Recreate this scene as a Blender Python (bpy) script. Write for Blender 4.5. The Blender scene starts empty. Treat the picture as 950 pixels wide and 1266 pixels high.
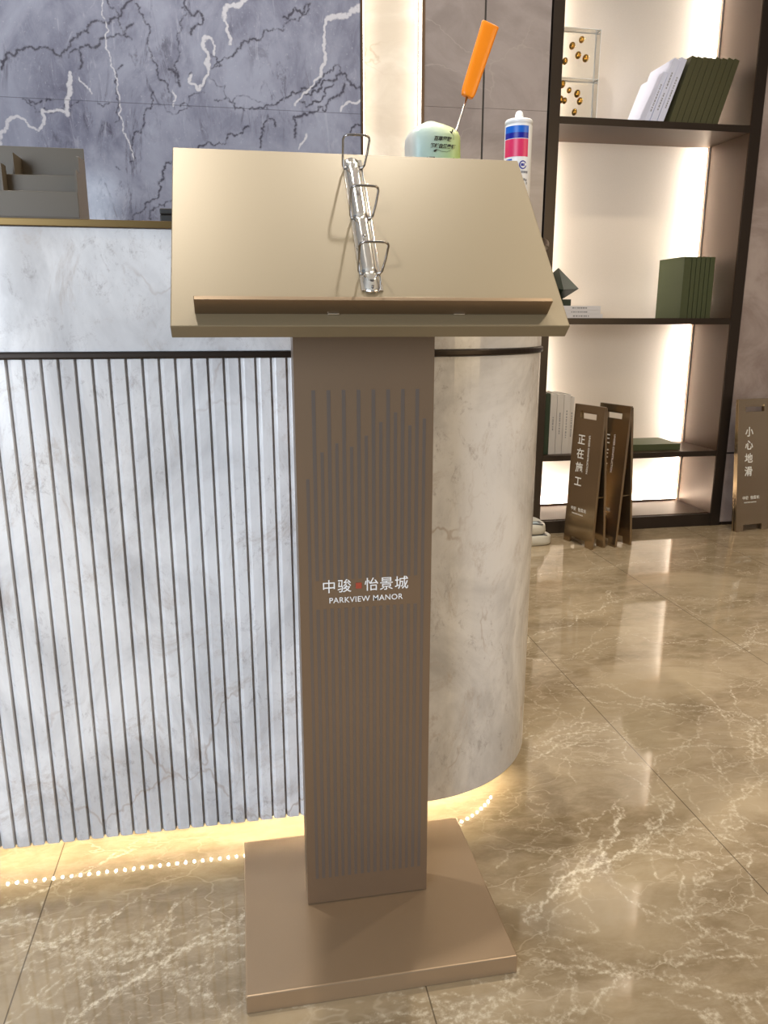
import bpy, bmesh, math, random
import numpy as np
from mathutils import Matrix, Vector, Euler

random.seed(7)
scene = bpy.context.scene
COL = scene.collection
R = math.radians
PI = math.pi

# ------------------------------------------------------------------ camera
cam_d = bpy.data.cameras.new('camera')
cam_d.sensor_fit = 'VERTICAL'
cam_d.sensor_height = 24.0
cam_d.lens = 951.0 / 1266.0 * 24.0
cam_d.clip_start = 0.02
cam = bpy.data.objects.new('camera', cam_d)
COL.objects.link(cam)
cam.location = (0, 0, 1.0)
cam.rotation_euler = (R(90 - 13.75), 0, R(-10.4))
scene.camera = cam

# ------------------------------------------------------------------ world, lamps, exposure
scene.view_settings.view_transform = 'Standard'
scene.view_settings.look = 'None'
scene.view_settings.gamma = 1.0
scene.view_settings.use_curve_mapping = False
scene.view_settings.exposure = -0.2
scene.cycles.use_denoising = True
scene.cycles.max_bounces = 8
scene.cycles.sample_clamp_indirect = 6.0

world = bpy.data.worlds.new('world')
scene.world = world
world.use_nodes = True
world.node_tree.nodes['Background'].inputs['Color'].default_value = (0.86, 0.93, 1.0, 1)
world.node_tree.nodes['Background'].inputs['Strength'].default_value = 0.22


def spot(loc, power, color, size=0.04, angle=125, blend=0.6):
    l = bpy.data.lights.new('downlight_or_fill', 'SPOT')
    l.energy = power
    l.color = color
    l.shadow_soft_size = size
    l.spot_size = R(angle)
    l.spot_blend = blend
    o = bpy.data.objects.new('downlight_or_fill', l)
    COL.objects.link(o)
    o.location = loc
    return o


WARM = (1.0, 0.86, 0.66)
NEUT = (1.0, 0.93, 0.82)
spot((0.60, 2.02, 3.28), 170, NEUT, 0.035, 84, 0.7)
spot((-0.39, 1.53, 3.28), 175, NEUT, 0.035, 84, 0.7)
spot((1.75, 2.0, 3.28), 70, WARM, 0.06)  # unseen fill spot, added to brighten the bookcase
spot((1.60, 0.60, 3.28), 72, WARM, 0.06)  # added warm fill reaching the counter's rounded end
spot((-0.6, 2.75, 3.28), 85, NEUT, 0.06)  # added fill washing the left part of the back wall
spot((0.85, 2.70, 3.28), 60, NEUT, 0.06)  # one more added fill, for the wall panels


def area(loc, rot, sx, sy, power, color):
    l = bpy.data.lights.new('soft_fill_area', 'AREA')
    l.shape = 'RECTANGLE'
    l.size = sx
    l.size_y = sy
    l.energy = power
    l.color = color
    o = bpy.data.objects.new('soft_fill_area', l)
    COL.objects.link(o)
    o.location = loc
    o.rotation_euler = rot
    return o


def aim(loc, to):
    return (Vector(to) - Vector(loc)).to_track_quat('-Z', 'Y').to_euler()


area((-2.3, -2.0, 1.35), aim((-2.3, -2.0, 1.35), (-0.3, 1.3, 0.6)), 2.2, 2.4, 150, (0.76, 0.87, 1.0))  # cool soft fill added from the left, standing in for daylight
area((2.9, -1.2, 1.6), aim((2.9, -1.2, 1.6), (0.5, 1.5, 0.6)), 1.6, 2.0, 40, (1.0, 0.77, 0.46))  # warm fill added to tint the rounded counter end, no window here

# ------------------------------------------------------------------ material helpers


def new_mat(name):
    m = bpy.data.materials.new(name)
    m.use_nodes = True
    nt = m.node_tree
    return m, nt, nt.nodes['Principled BSDF']


def plain(name, col, rough=0.5, metal=0.0, spec=0.5, var=0.0, scale=40.0, bump=0.0):
    m, nt, p = new_mat(name)
    p.inputs['Base Color'].default_value = (*col, 1)
    p.inputs['Roughness'].default_value = rough
    p.inputs['Metallic'].default_value = metal
    p.inputs['Specular IOR Level'].default_value = spec
    if var or bump:
        tc = nt.nodes.new('ShaderNodeTexCoord')
        nz = nt.nodes.new('ShaderNodeTexNoise')
        nz.inputs['Scale'].default_value = scale
        nz.inputs['Detail'].default_value = 4
        nt.links.new(tc.outputs['Object'], nz.inputs['Vector'])
        if var:
            mx = nt.nodes.new('ShaderNodeMix')
            mx.data_type = 'RGBA'
            mx.inputs['A'].default_value = (*[c * (1 - var) for c in col], 1)
            mx.inputs['B'].default_value = (*[min(1, c * (1 + var)) for c in col], 1)
            nt.links.new(nz.outputs['Fac'], mx.inputs['Factor'])
            nt.links.new(mx.outputs['Result'], p.inputs['Base Color'])
        if bump:
            b = nt.nodes.new('ShaderNodeBump')
            b.inputs['Strength'].default_value = bump
            b.inputs['Distance'].default_value = 0.001
            nt.links.new(nz.outputs['Fac'], b.inputs['Height'])
            nt.links.new(b.outputs['Normal'], p.inputs['Normal'])
    return m


def glow(name, col, strength):
    m = bpy.data.materials.new(name)
    m.use_nodes = True
    nt = m.node_tree
    nt.nodes.remove(nt.nodes['Principled BSDF'])
    e = nt.nodes.new('ShaderNodeEmission')
    e.inputs['Color'].default_value = (*col, 1)
    e.inputs['Strength'].default_value = strength
    nt.links.new(e.outputs['Emission'], nt.nodes['Material Output'].inputs['Surface'])
    return m


class NT:
    """short-hand for building node trees"""

    def __init__(s, nt):
        s.nt = nt
        s.tc = nt.nodes.new('ShaderNodeTexCoord')

    def link(s, a, b):
        s.nt.links.new(a, b)

    def noise(s, scale, detail=5, rough=0.6, dist=0.0, vec=None):
        n = s.nt.nodes.new('ShaderNodeTexNoise')
        n.inputs['Scale'].default_value = scale
        n.inputs['Detail'].default_value = detail
        n.inputs['Roughness'].default_value = rough
        n.inputs['Distortion'].default_value = dist
        s.link(vec or s.tc.outputs['Object'], n.inputs['Vector'])
        return n

    def mapping(s, scale=(1, 1, 1), rot=(0, 0, 0), loc=(0, 0, 0)):
        m = s.nt.nodes.new('ShaderNodeMapping')
        m.inputs['Scale'].default_value = scale
        m.inputs['Rotation'].default_value = rot
        m.inputs['Location'].default_value = loc
        s.link(s.tc.outputs['Object'], m.inputs['Vector'])
        return m.outputs['Vector']

    def ramp(s, fac, a, b, lo=0.0, hi=1.0):
        m = s.nt.nodes.new('ShaderNodeMapRange')
        m.interpolation_type = 'SMOOTHSTEP'
        m.inputs['From Min'].default_value = a
        m.inputs['From Max'].default_value = b
        m.inputs['To Min'].default_value = lo
        m.inputs['To Max'].default_value = hi
        s.link(fac, m.inputs['Value'])
        return m.outputs['Result']

    def math(s, op, a, b=None):
        m = s.nt.nodes.new('ShaderNodeMath')
        m.operation = op
        for i, v in enumerate((a, b)):
            if v is None:
                continue
            if isinstance(v, (int, float)):
                m.inputs[i].default_value = v
            else:
                s.link(v, m.inputs[i])
        return m.outputs[0]

    def mix(s, fac, a, b):
        m = s.nt.nodes.new('ShaderNodeMix')
        m.data_type = 'RGBA'
        if isinstance(fac, (int, float)):
            m.inputs['Factor'].default_value = fac
        else:
            s.link(fac, m.inputs['Factor'])
        for k, v in (('A', a), ('B', b)):
            if isinstance(v, tuple):
                m.inputs[k].default_value = (*v, 1)
            else:
                s.link(v, m.inputs[k])
        return m.outputs['Result']

    def attr(s, name):
        a = s.nt.nodes.new('ShaderNodeAttribute')
        a.attribute_name = name
        return a.outputs['Fac']

    def warp(s, scale, amount, vec=None):
        n = s.noise(scale, 4, 0.6, 0, vec)
        v = s.nt.nodes.new('ShaderNodeVectorMath')
        v.operation = 'MULTIPLY_ADD'
        s.link(n.outputs['Color'], v.inputs[0])
        v.inputs[1].default_value = (amount,) * 3
        s.link(vec or s.tc.outputs['Object'], v.inputs[2])
        return v.outputs[0]

    def cracks(s, scale, vec, width):
        v = s.nt.nodes.new('ShaderNodeTexVoronoi')
        v.feature = 'DISTANCE_TO_EDGE'
        v.inputs['Scale'].default_value = scale
        s.link(vec, v.inputs['Vector'])
        return s.ramp(v.outputs['Distance'], 0.0, width, 1.0, 0.0)


def marble_floor():
    m, nt, p = new_mat('polished_brown_marble')
    g = NT(nt)
    stretch = g.mapping((0.8, 1.6, 1), (0, 0, R(14)))
    cloud = g.ramp(g.noise(2.6, 6, 0.62, 0.6, stretch).outputs['Fac'], 0.35, 0.68)
    base = g.mix(cloud, (0.232, 0.172, 0.102), (0.400, 0.316, 0.205))
    mott = g.ramp(g.noise(24, 5, 0.7, 0.4, stretch).outputs['Fac'], 0.35, 0.72)
    base = g.mix(g.math('MULTIPLY', mott, 0.55), base, (0.40, 0.325, 0.225))
    # fine net of pale hairline veins
    w1 = g.warp(3.5, 0.30, stretch)
    c1 = g.cracks(4.2, w1, 0.014)
    k1 = g.ramp(g.noise(3.0, 3, 0.5).outputs['Fac'], 0.42, 0.62)
    base = g.mix(g.math('MULTIPLY', g.math('MULTIPLY', c1, k1), 0.45), base, (0.56, 0.47, 0.35))
    w2 = g.warp(8, 0.16, stretch)
    c2 = g.cracks(11, w2, 0.026)
    k2 = g.ramp(g.noise(4.0, 3, 0.5).outputs['Fac'], 0.45, 0.62)
    base = g.mix(g.math('MULTIPLY', g.math('MULTIPLY', c2, k2), 0.40), base, (0.54, 0.46, 0.34))
    # the large veins
    a = g.attr('vein')
    n = g.noise(85, 5, 0.75).outputs['Fac']
    v = g.math('MULTIPLY', a, g.ramp(n, 0.32, 0.68, 0.25, 1.4))
    base = g.mix(g.ramp(v, 0.12, 0.95, 0, 0.80), base, (0.74, 0.66, 0.52))
    # tile joints
    sx = nt.nodes.new('ShaderNodeSeparateXYZ')
    g.link(g.tc.outputs['Object'], sx.inputs[0])
    tot = None
    for xk in (-2.3, -1.66, -1.02, -0.384, 0.242, 0.896, 1.53, 2.17, 2.81):
        d = g.math('ABSOLUTE', g.math('SUBTRACT', sx.outputs['X'], xk))
        l = g.ramp(d, 0.0006, 0.0016, 1.0, 0.0)
        tot = l if tot is None else g.math('MAXIMUM', tot, l)
    base = g.mix(g.math('MULTIPLY', tot, 0.8), base, (0.07, 0.05, 0.03))
    g.link(base, p.inputs['Base Color'])
    p.inputs['Roughness'].default_value = 0.05
    p.inputs['Specular IOR Level'].default_value = 0.9
    return m


def marble_blue():
    m, nt, p = new_mat('polished_blue_grey_marble')
    g = NT(nt)
    st = g.mapping((1.2, 1, 0.75), (0, R(35), 0))
    cl = g.ramp(g.noise(2.4, 6, 0.62, 0.9, st).outputs['Fac'], 0.34, 0.68)
    base = g.mix(cl, (0.150, 0.155, 0.225), (0.320, 0.340, 0.440))
    mo = g.ramp(g.noise(14, 5, 0.68, 0.8, st).outputs['Fac'], 0.35, 0.7)
    base = g.mix(g.math('MULTIPLY', mo, 0.4), base, (0.33, 0.355, 0.455))
    w = g.warp(5, 0.14, st)
    c = g.cracks(4.2, w, 0.02)
    k = g.ramp(g.noise(2.2, 3, 0.5).outputs['Fac'], 0.46, 0.64)
    base = g.mix(g.math('MULTIPLY', g.math('MULTIPLY', c, k), 0.22), base, (0.075, 0.07, 0.10))
    sk = g.mapping((5.0, 1, 1.3), (0, R(28), 0))
    stk = g.ramp(g.noise(2.6, 8, 0.75, 2.2, sk).outputs['Fac'], 0.52, 0.66)
    zone = g.ramp(g.noise(1.7, 3, 0.5).outputs['Fac'], 0.42, 0.58)
    base = g.mix(g.math('MULTIPLY', g.math('MULTIPLY', stk, zone), 0.75), base, (0.085, 0.08, 0.115))
    pal = g.ramp(g.noise(4.4, 7, 0.7, 1.2, sk).outputs['Fac'], 0.57, 0.68)
    base = g.mix(g.math('MULTIPLY', pal, 0.45), base, (0.42, 0.44, 0.54))
    spk = g.ramp(g.noise(95, 3, 0.6).outputs['Fac'], 0.63, 0.72)
    base = g.mix(g.math('MULTIPLY', spk, 0.4), base, (0.46, 0.47, 0.55))
    n = g.noise(70, 4, 0.7).outputs['Fac']
    jit = g.ramp(n, 0.28, 0.72, 0.5, 1.35)
    dv = g.math('MULTIPLY', g.attr('dark_vein'), jit)
    base = g.mix(g.ramp(dv, 0.12, 0.9, 0, 0.88), base, (0.050, 0.047, 0.068))
    wv = g.math('MULTIPLY', g.attr('white_vein'), jit)
    base = g.mix(g.ramp(wv, 0.2, 0.7, 0, 0.85), base, (0.62, 0.62, 0.68))
    sx = nt.nodes.new('ShaderNodeSeparateXYZ')
    g.link(g.tc.outputs['Object'], sx.inputs[0])
    jl = g.ramp(g.math('ABSOLUTE', g.math('SUBTRACT', sx.outputs['Z'], 1.842)), 0.0008, 0.0022, 0.5, 0.0)
    base = g.mix(jl, base, (0.06, 0.058, 0.08))
    g.link(base, p.inputs['Base Color'])
    p.inputs['Roughness'].default_value = 0.10
    return m


def marble_white(name, tint=(1, 1, 1)):
    m, nt, p = new_mat(name)
    g = NT(nt)
    t = lambda c: tuple(a * b for a, b in zip(c, tint))
    st = g.mapping((1.3, 1.3, 0.9), (0, R(40), 0))
    cl = g.ramp(g.noise(3.5, 6, 0.62, 0.7, st).outputs['Fac'], 0.36, 0.66)
    base = g.mix(cl, t((0.58, 0.57, 0.58)), t((0.86, 0.85, 0.86)))
    br = g.ramp(g.noise(6.5, 9, 0.80, 1.0, st).outputs['Fac'], 0.52, 0.70)
    base = g.mix(g.math('MULTIPLY', br, 0.55), base, t((0.46, 0.38, 0.33)))
    fl = g.ramp(g.noise(30, 8, 0.82, 0.5, st).outputs['Fac'], 0.52, 0.74)
    kk = g.ramp(g.noise(4.5, 3, 0.5).outputs['Fac'], 0.40, 0.58)
    base = g.mix(g.math('MULTIPLY', g.math('MULTIPLY', fl, kk), 0.70), base, t((0.24, 0.20, 0.20)))
    w = g.warp(6, 0.25, st)
    c = g.cracks(3.2, w, 0.02)
    k = g.ramp(g.noise(2.5, 3, 0.5).outputs['Fac'], 0.5, 0.64)
    base = g.mix(g.math('MULTIPLY', g.math('MULTIPLY', c, k), 0.5), base, t((0.36, 0.25, 0.19)))
    g.link(base, p.inputs['Base Color'])
    p.inputs['Roughness'].default_value = 0.12
    return m


def marble_soft(name, lo, hi, vein, rough=0.14):
    m, nt, p = new_mat(name)
    g = NT(nt)
    st = g.mapping((1, 1, 1.4), (0, R(25), 0))
    cl = g.ramp(g.noise(3.0, 6, 0.62, 0.8, st).outputs['Fac'], 0.34, 0.68)
    base = g.mix(cl, lo, hi)
    w = g.warp(4, 0.3, st)
    c = g.cracks(2.6, w, 0.016)
    k = g.ramp(g.noise(2.5, 3, 0.5).outputs['Fac'], 0.46, 0.62)
    base = g.mix(g.math('MULTIPLY', g.math('MULTIPLY', c, k), 0.6), base, vein)
    g.link(base, p.inputs['Base Color'])
    p.inputs['Roughness'].default_value = rough
    return m


def gradient_mat(name, stops, axis='Z', z0=0.0, z1=1.0, rough=0.35):
    m, nt, p = new_mat(name)
    g = NT(nt)
    s = nt.nodes.new('ShaderNodeSeparateXYZ')
    g.link(g.tc.outputs['Object'], s.inputs[0])
    mr = nt.nodes.new('ShaderNodeMapRange')
    mr.inputs['From Min'].default_value = z0
    mr.inputs['From Max'].default_value = z1
    g.link(s.outputs[axis], mr.inputs['Value'])
    r = nt.nodes.new('ShaderNodeValToRGB')
    els = r.color_ramp.elements
    while len(els) < len(stops):
        els.new(0.5)
    for e, (pos, c) in zip(els, stops):
        e.position = pos
        e.color = (*c, 1)
    g.link(mr.outputs['Result'], r.inputs['Fac'])
    g.link(r.outputs['Color'], p.inputs['Base Color'])
    p.inputs['Roughness'].default_value = rough
    return m


# ------------------------------------------------------------------ mesh helpers


def box(bm, x0, x1, y0, y1, z0, z1, mi=0):
    vs = [bm.verts.new(c) for c in ((x0, y0, z0), (x1, y0, z0), (x1, y1, z0), (x0, y1, z0),
                                    (x0, y0, z1), (x1, y0, z1), (x1, y1, z1), (x0, y1, z1))]
    for f in ((3, 2, 1, 0), (4, 5, 6, 7), (0, 1, 5, 4), (1, 2, 6, 5), (2, 3, 7, 6), (3, 0, 4, 7)):
        bm.faces.new([vs[i] for i in f]).material_index = mi
    return vs


def boxes(*bs):
    bm = bmesh.new()
    for b in bs:
        box(bm, *b)
    return bm


def prism(bm, pts, z0, z1, mi=0):
    lo = [bm.verts.new((x, y, z0)) for x, y in pts]
    hi = [bm.verts.new((x, y, z1)) for x, y in pts]
    n = len(pts)
    bm.faces.new(lo[::-1]).material_index = mi
    bm.faces.new(hi).material_index = mi
    for i in range(n):
        j = (i + 1) % n
        bm.faces.new((lo[i], lo[j], hi[j], hi[i])).material_index = mi


def tube(bm, pts, r, seg=10, closed=False, mi=0):
    pts = [Vector(p) for p in pts]
    n = len(pts)
    rings = []
    up = None
    for i, p in enumerate(pts):
        if closed:
            t = (pts[(i + 1) % n] - pts[i - 1]).normalized()
        else:
            t = (pts[min(i + 1, n - 1)] - pts[max(i - 1, 0)]).normalized()
        if up is None:
            up = t.orthogonal().normalized()
        up = (up - t * up.dot(t)).normalized()
        s = t.cross(up)
        rad = r[i] if isinstance(r, (list, tuple)) else r
        rings.append([bm.verts.new(p + (up * math.cos(2 * PI * k / seg) + s * math.sin(2 * PI * k / seg)) * rad)
                      for k in range(seg)])
    m = n if closed else n - 1
    for i in range(m):
        a, b = rings[i], rings[(i + 1) % n]
        for k in range(seg):
            f = bm.faces.new((a[k], a[(k + 1) % seg], b[(k + 1) % seg], b[k]))
            f.smooth = True
            f.material_index = mi
    if not closed:
        bm.faces.new(rings[0][::-1]).material_index = mi
        bm.faces.new(rings[-1]).material_index = mi


def lathe(bm, prof, c=(0, 0), seg=32, mi=0):
    rings = [[bm.verts.new((c[0] + r * math.cos(2 * PI * k / seg), c[1] + r * math.sin(2 * PI * k / seg), z))
              for k in range(seg)] for r, z in prof]
    for a, b in zip(rings, rings[1:]):
        for k in range(seg):
            f = bm.faces.new((a[k], a[(k + 1) % seg], b[(k + 1) % seg], b[k]))
            f.smooth = True
            f.material_index = mi
    bm.faces.new(rings[0][::-1]).material_index = mi
    bm.faces.new(rings[-1]).material_index = mi


def plate(bm, us, zs, holes, t, mi=0, to=None):
    """upright plate in (u, z) with rectangular cells left out; thickness along v: 0..t"""
    solid = lambda i, j: 0 <= i < len(us) - 1 and 0 <= j < len(zs) - 1 and (i, j) not in holes
    to = to or (lambda u, v, z: (u, v, z))
    V = {}

    def vt(i, j, k):
        if (i, j, k) not in V:
            V[i, j, k] = bm.verts.new(to(us[i], t * k, zs[j]))
        return V[i, j, k]
    for i in range(len(us) - 1):
        for j in range(len(zs) - 1):
            if not solid(i, j):
                continue
            bm.faces.new((vt(i, j, 0), vt(i + 1, j, 0), vt(i + 1, j + 1, 0), vt(i, j + 1, 0))).material_index = mi
            bm.faces.new((vt(i, j, 1), vt(i, j + 1, 1), vt(i + 1, j + 1, 1), vt(i + 1, j, 1))).material_index = mi
            if not solid(i - 1, j):
                bm.faces.new((vt(i, j, 0), vt(i, j + 1, 0), vt(i, j + 1, 1), vt(i, j, 1))).material_index = mi
            if not solid(i + 1, j):
                bm.faces.new((vt(i + 1, j, 0), vt(i + 1, j, 1), vt(i + 1, j + 1, 1), vt(i + 1, j + 1, 0))).material_index = mi
            if not solid(i, j - 1):
                bm.faces.new((vt(i, j, 0), vt(i, j, 1), vt(i + 1, j, 1), vt(i + 1, j, 0))).material_index = mi
            if not solid(i, j + 1):
                bm.faces.new((vt(i, j + 1, 0), vt(i + 1, j + 1, 0), vt(i + 1, j + 1, 1), vt(i, j + 1, 1))).material_index = mi


def origin(o):
    v = Vector((0, 0, 0))
    while o is not None:
        v += o.location
        o = o.parent
    return v


def link(name, bm, mats, parent=None, bevel=0.0, seg=2, smooth=False, local=False):
    """make ONE mesh object; bm is in world coordinates unless local"""
    if parent is not None and not local:
        bmesh.ops.translate(bm, verts=bm.verts, vec=-origin(parent))
    bmesh.ops.recalc_face_normals(bm, faces=bm.faces)
    me = bpy.data.meshes.new(name)
    bm.to_mesh(me)
    bm.free()
    for m in (mats if isinstance(mats, (list, tuple)) else [mats]):
        me.materials.append(m)
    if smooth:
        for p in me.polygons:
            p.use_smooth = True
    o = bpy.data.objects.new(name, me)
    COL.objects.link(o)
    if parent is not None:
        o.parent = parent
    if bevel:
        b = o.modifiers.new('bevel', 'BEVEL')
        b.width = bevel
        b.segments = seg
        b.limit_method = 'ANGLE'
        b.angle_limit = R(35)
    return o


def tag(o, label, cat, group=None):
    o['label'] = label
    o['category'] = cat
    if group:
        o['group'] = group
    return o


def thing(name, label, cat, loc, rotz=0.0, group=None):
    o = bpy.data.objects.new(name, None)
    o.empty_display_size = 0.05
    COL.objects.link(o)
    o.location = loc
    o.rotation_euler = (0, 0, rotz)
    return tag(o, label, cat, group)


def structure(name, bm, mats, parent=None, **k):
    o = link(name, bm, mats, parent, **k)
    if parent is None:
        o['kind'] = 'structure'
    return o


def copy_tree(o, parent=None):
    c = o.copy()
    COL.objects.link(c)
    if parent is not None:
        c.parent = parent
    for ch in [x for x in bpy.data.objects if x.parent == o]:
        copy_tree(ch, c)
    return c


def text_bm(s, size, weight=0.0, depth=0.0002, spacing=1.0, shear=0.0, align='LEFT', vertical_chars=None):
    """lettering in the XY plane as a bmesh (front towards +Z)"""
    out = bmesh.new()
    items = [(s, 0.0)] if vertical_chars is None else [(c, -i * vertical_chars) for i, c in enumerate(s)]
    for body, dy in items:
        cu = bpy.data.curves.new('text', 'FONT')
        cu.body = body
        cu.size = size
        cu.offset = weight * size
        cu.extrude = depth
        cu.space_character = spacing
        cu.shear = shear
        cu.align_x = align
        ob = bpy.data.objects.new('text', cu)
        COL.objects.link(ob)
        me = bpy.data.meshes.new_from_object(ob.evaluated_get(bpy.context.evaluated_depsgraph_get()))
        n0 = len(out.verts)
        out.from_mesh(me)
        out.verts.ensure_lookup_table()
        for v in out.verts[n0:]:
            v.co.y += dy
        bpy.data.objects.remove(ob)
        bpy.data.curves.remove(cu)
        bpy.data.meshes.remove(me)
    return out


def place(bm, o, ex, ey):
    """map the XY plane of bm to origin o with axes ex, ey"""
    ex, ey = Vector(ex).normalized(), Vector(ey).normalized()
    ez = ex.cross(ey)
    M = Matrix(((ex.x, ey.x, ez.x, o[0]), (ex.y, ey.y, ez.y, o[1]), (ex.z, ey.z, ez.z, o[2]), (0, 0, 0, 1)))
    bmesh.ops.transform(bm, matrix=M, verts=bm.verts)
    return bm


def merge(dst, src, mi=0):
    me = bpy.data.meshes.new('tmp')
    for f in src.faces:
        f.material_index = mi
    src.to_mesh(me)
    src.free()
    dst.from_mesh(me)
    bpy.data.meshes.remove(me)
    return dst


# ------------------------------------------------------------------ vein fields


def rough_line(pts, rng, levels=4, amp=0.16):
    p = np.array(pts, float)
    for _ in range(levels):
        d = p[1:] - p[:-1]
        n = np.stack([-d[:, 1], d[:, 0]], 1)
        mid = (p[1:] + p[:-1]) / 2 + n * rng.uniform(-amp, amp, (len(d), 1))
        q = np.empty((len(p) + len(mid), 2))
        q[0::2] = p
        q[1::2] = mid
        p = q
    return p


def vein_field(xs, ys, veins, seed, halo=0.22, wmul=1.0, levels=4, amp=0.16):
    rng = np.random.default_rng(seed)
    F = np.zeros((len(ys), len(xs)), np.float32)
    for w, flat in veins:
        w = w * 0.001 * wmul
        smin = 0.0028
        pts = [(flat[i] * .001, flat[i + 1] * .001) for i in range(0, len(flat), 2)]
        p = rough_line(pts, rng, levels, amp)
        wid = np.interp(np.arange(len(p)), np.linspace(0, len(p) - 1, 9), rng.uniform(0.45, 1.25, 9)) * w * 0.5
        for a, b, ww in zip(p[:-1], p[1:], wid):
            amp_ = min(1.0, ww / smin)
            ww = max(ww, smin)
            m = ww * 6
            i0, i1 = np.searchsorted(xs, [min(a[0], b[0]) - m, max(a[0], b[0]) + m])
            j0, j1 = np.searchsorted(ys, [min(a[1], b[1]) - m, max(a[1], b[1]) + m])
            if i0 >= i1 or j0 >= j1:
                continue
            X, Y = np.meshgrid(xs[i0:i1], ys[j0:j1])
            d = b - a
            t = np.clip(((X - a[0]) * d[0] + (Y - a[1]) * d[1]) / max(d @ d, 1e-12), 0, 1)
            D = np.hypot(X - a[0] - t * d[0], Y - a[1] - t * d[1]) / ww
            v = np.maximum(np.exp(-D ** 2 * 0.7), halo * np.exp(-(D / 3.0) ** 2))
            F[j0:j1, i0:i1] = np.maximum(F[j0:j1, i0:i1], v * (0.35 + 0.65 * amp_))
    return F


def grid_mesh(name, xs, ys, to3d, fields, mat, parent=None):
    nx, ny = len(xs), len(ys)
    X, Y = np.meshgrid(xs, ys)
    co = np.stack(to3d(X.ravel(), Y.ravel()), 1).astype(np.float32)
    idx = np.arange(nx * ny).reshape(ny, nx)
    q = np.stack([idx[:-1, :-1], idx[:-1, 1:], idx[1:, 1:], idx[1:, :-1]], -1).reshape(-1, 4).astype(np.int32)
    me = bpy.data.meshes.new(name)
    me.vertices.add(len(co))
    me.vertices.foreach_set('co', co.ravel())
    me.loops.add(q.size)
    me.loops.foreach_set('vertex_index', q.ravel())
    me.polygons.add(len(q))
    me.polygons.foreach_set('loop_start', np.arange(0, q.size, 4, dtype=np.int32))
    me.update(calc_edges=True)
    for k, F in fields.items():
        a = me.attributes.new(k, 'FLOAT', 'POINT')
        a.data.foreach_set('value', F.ravel().astype(np.float32))
    me.materials.append(mat)
    o = bpy.data.objects.new(name, me)
    COL.objects.link(o)
    if parent is not None:
        o.parent = parent
    return o


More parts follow.
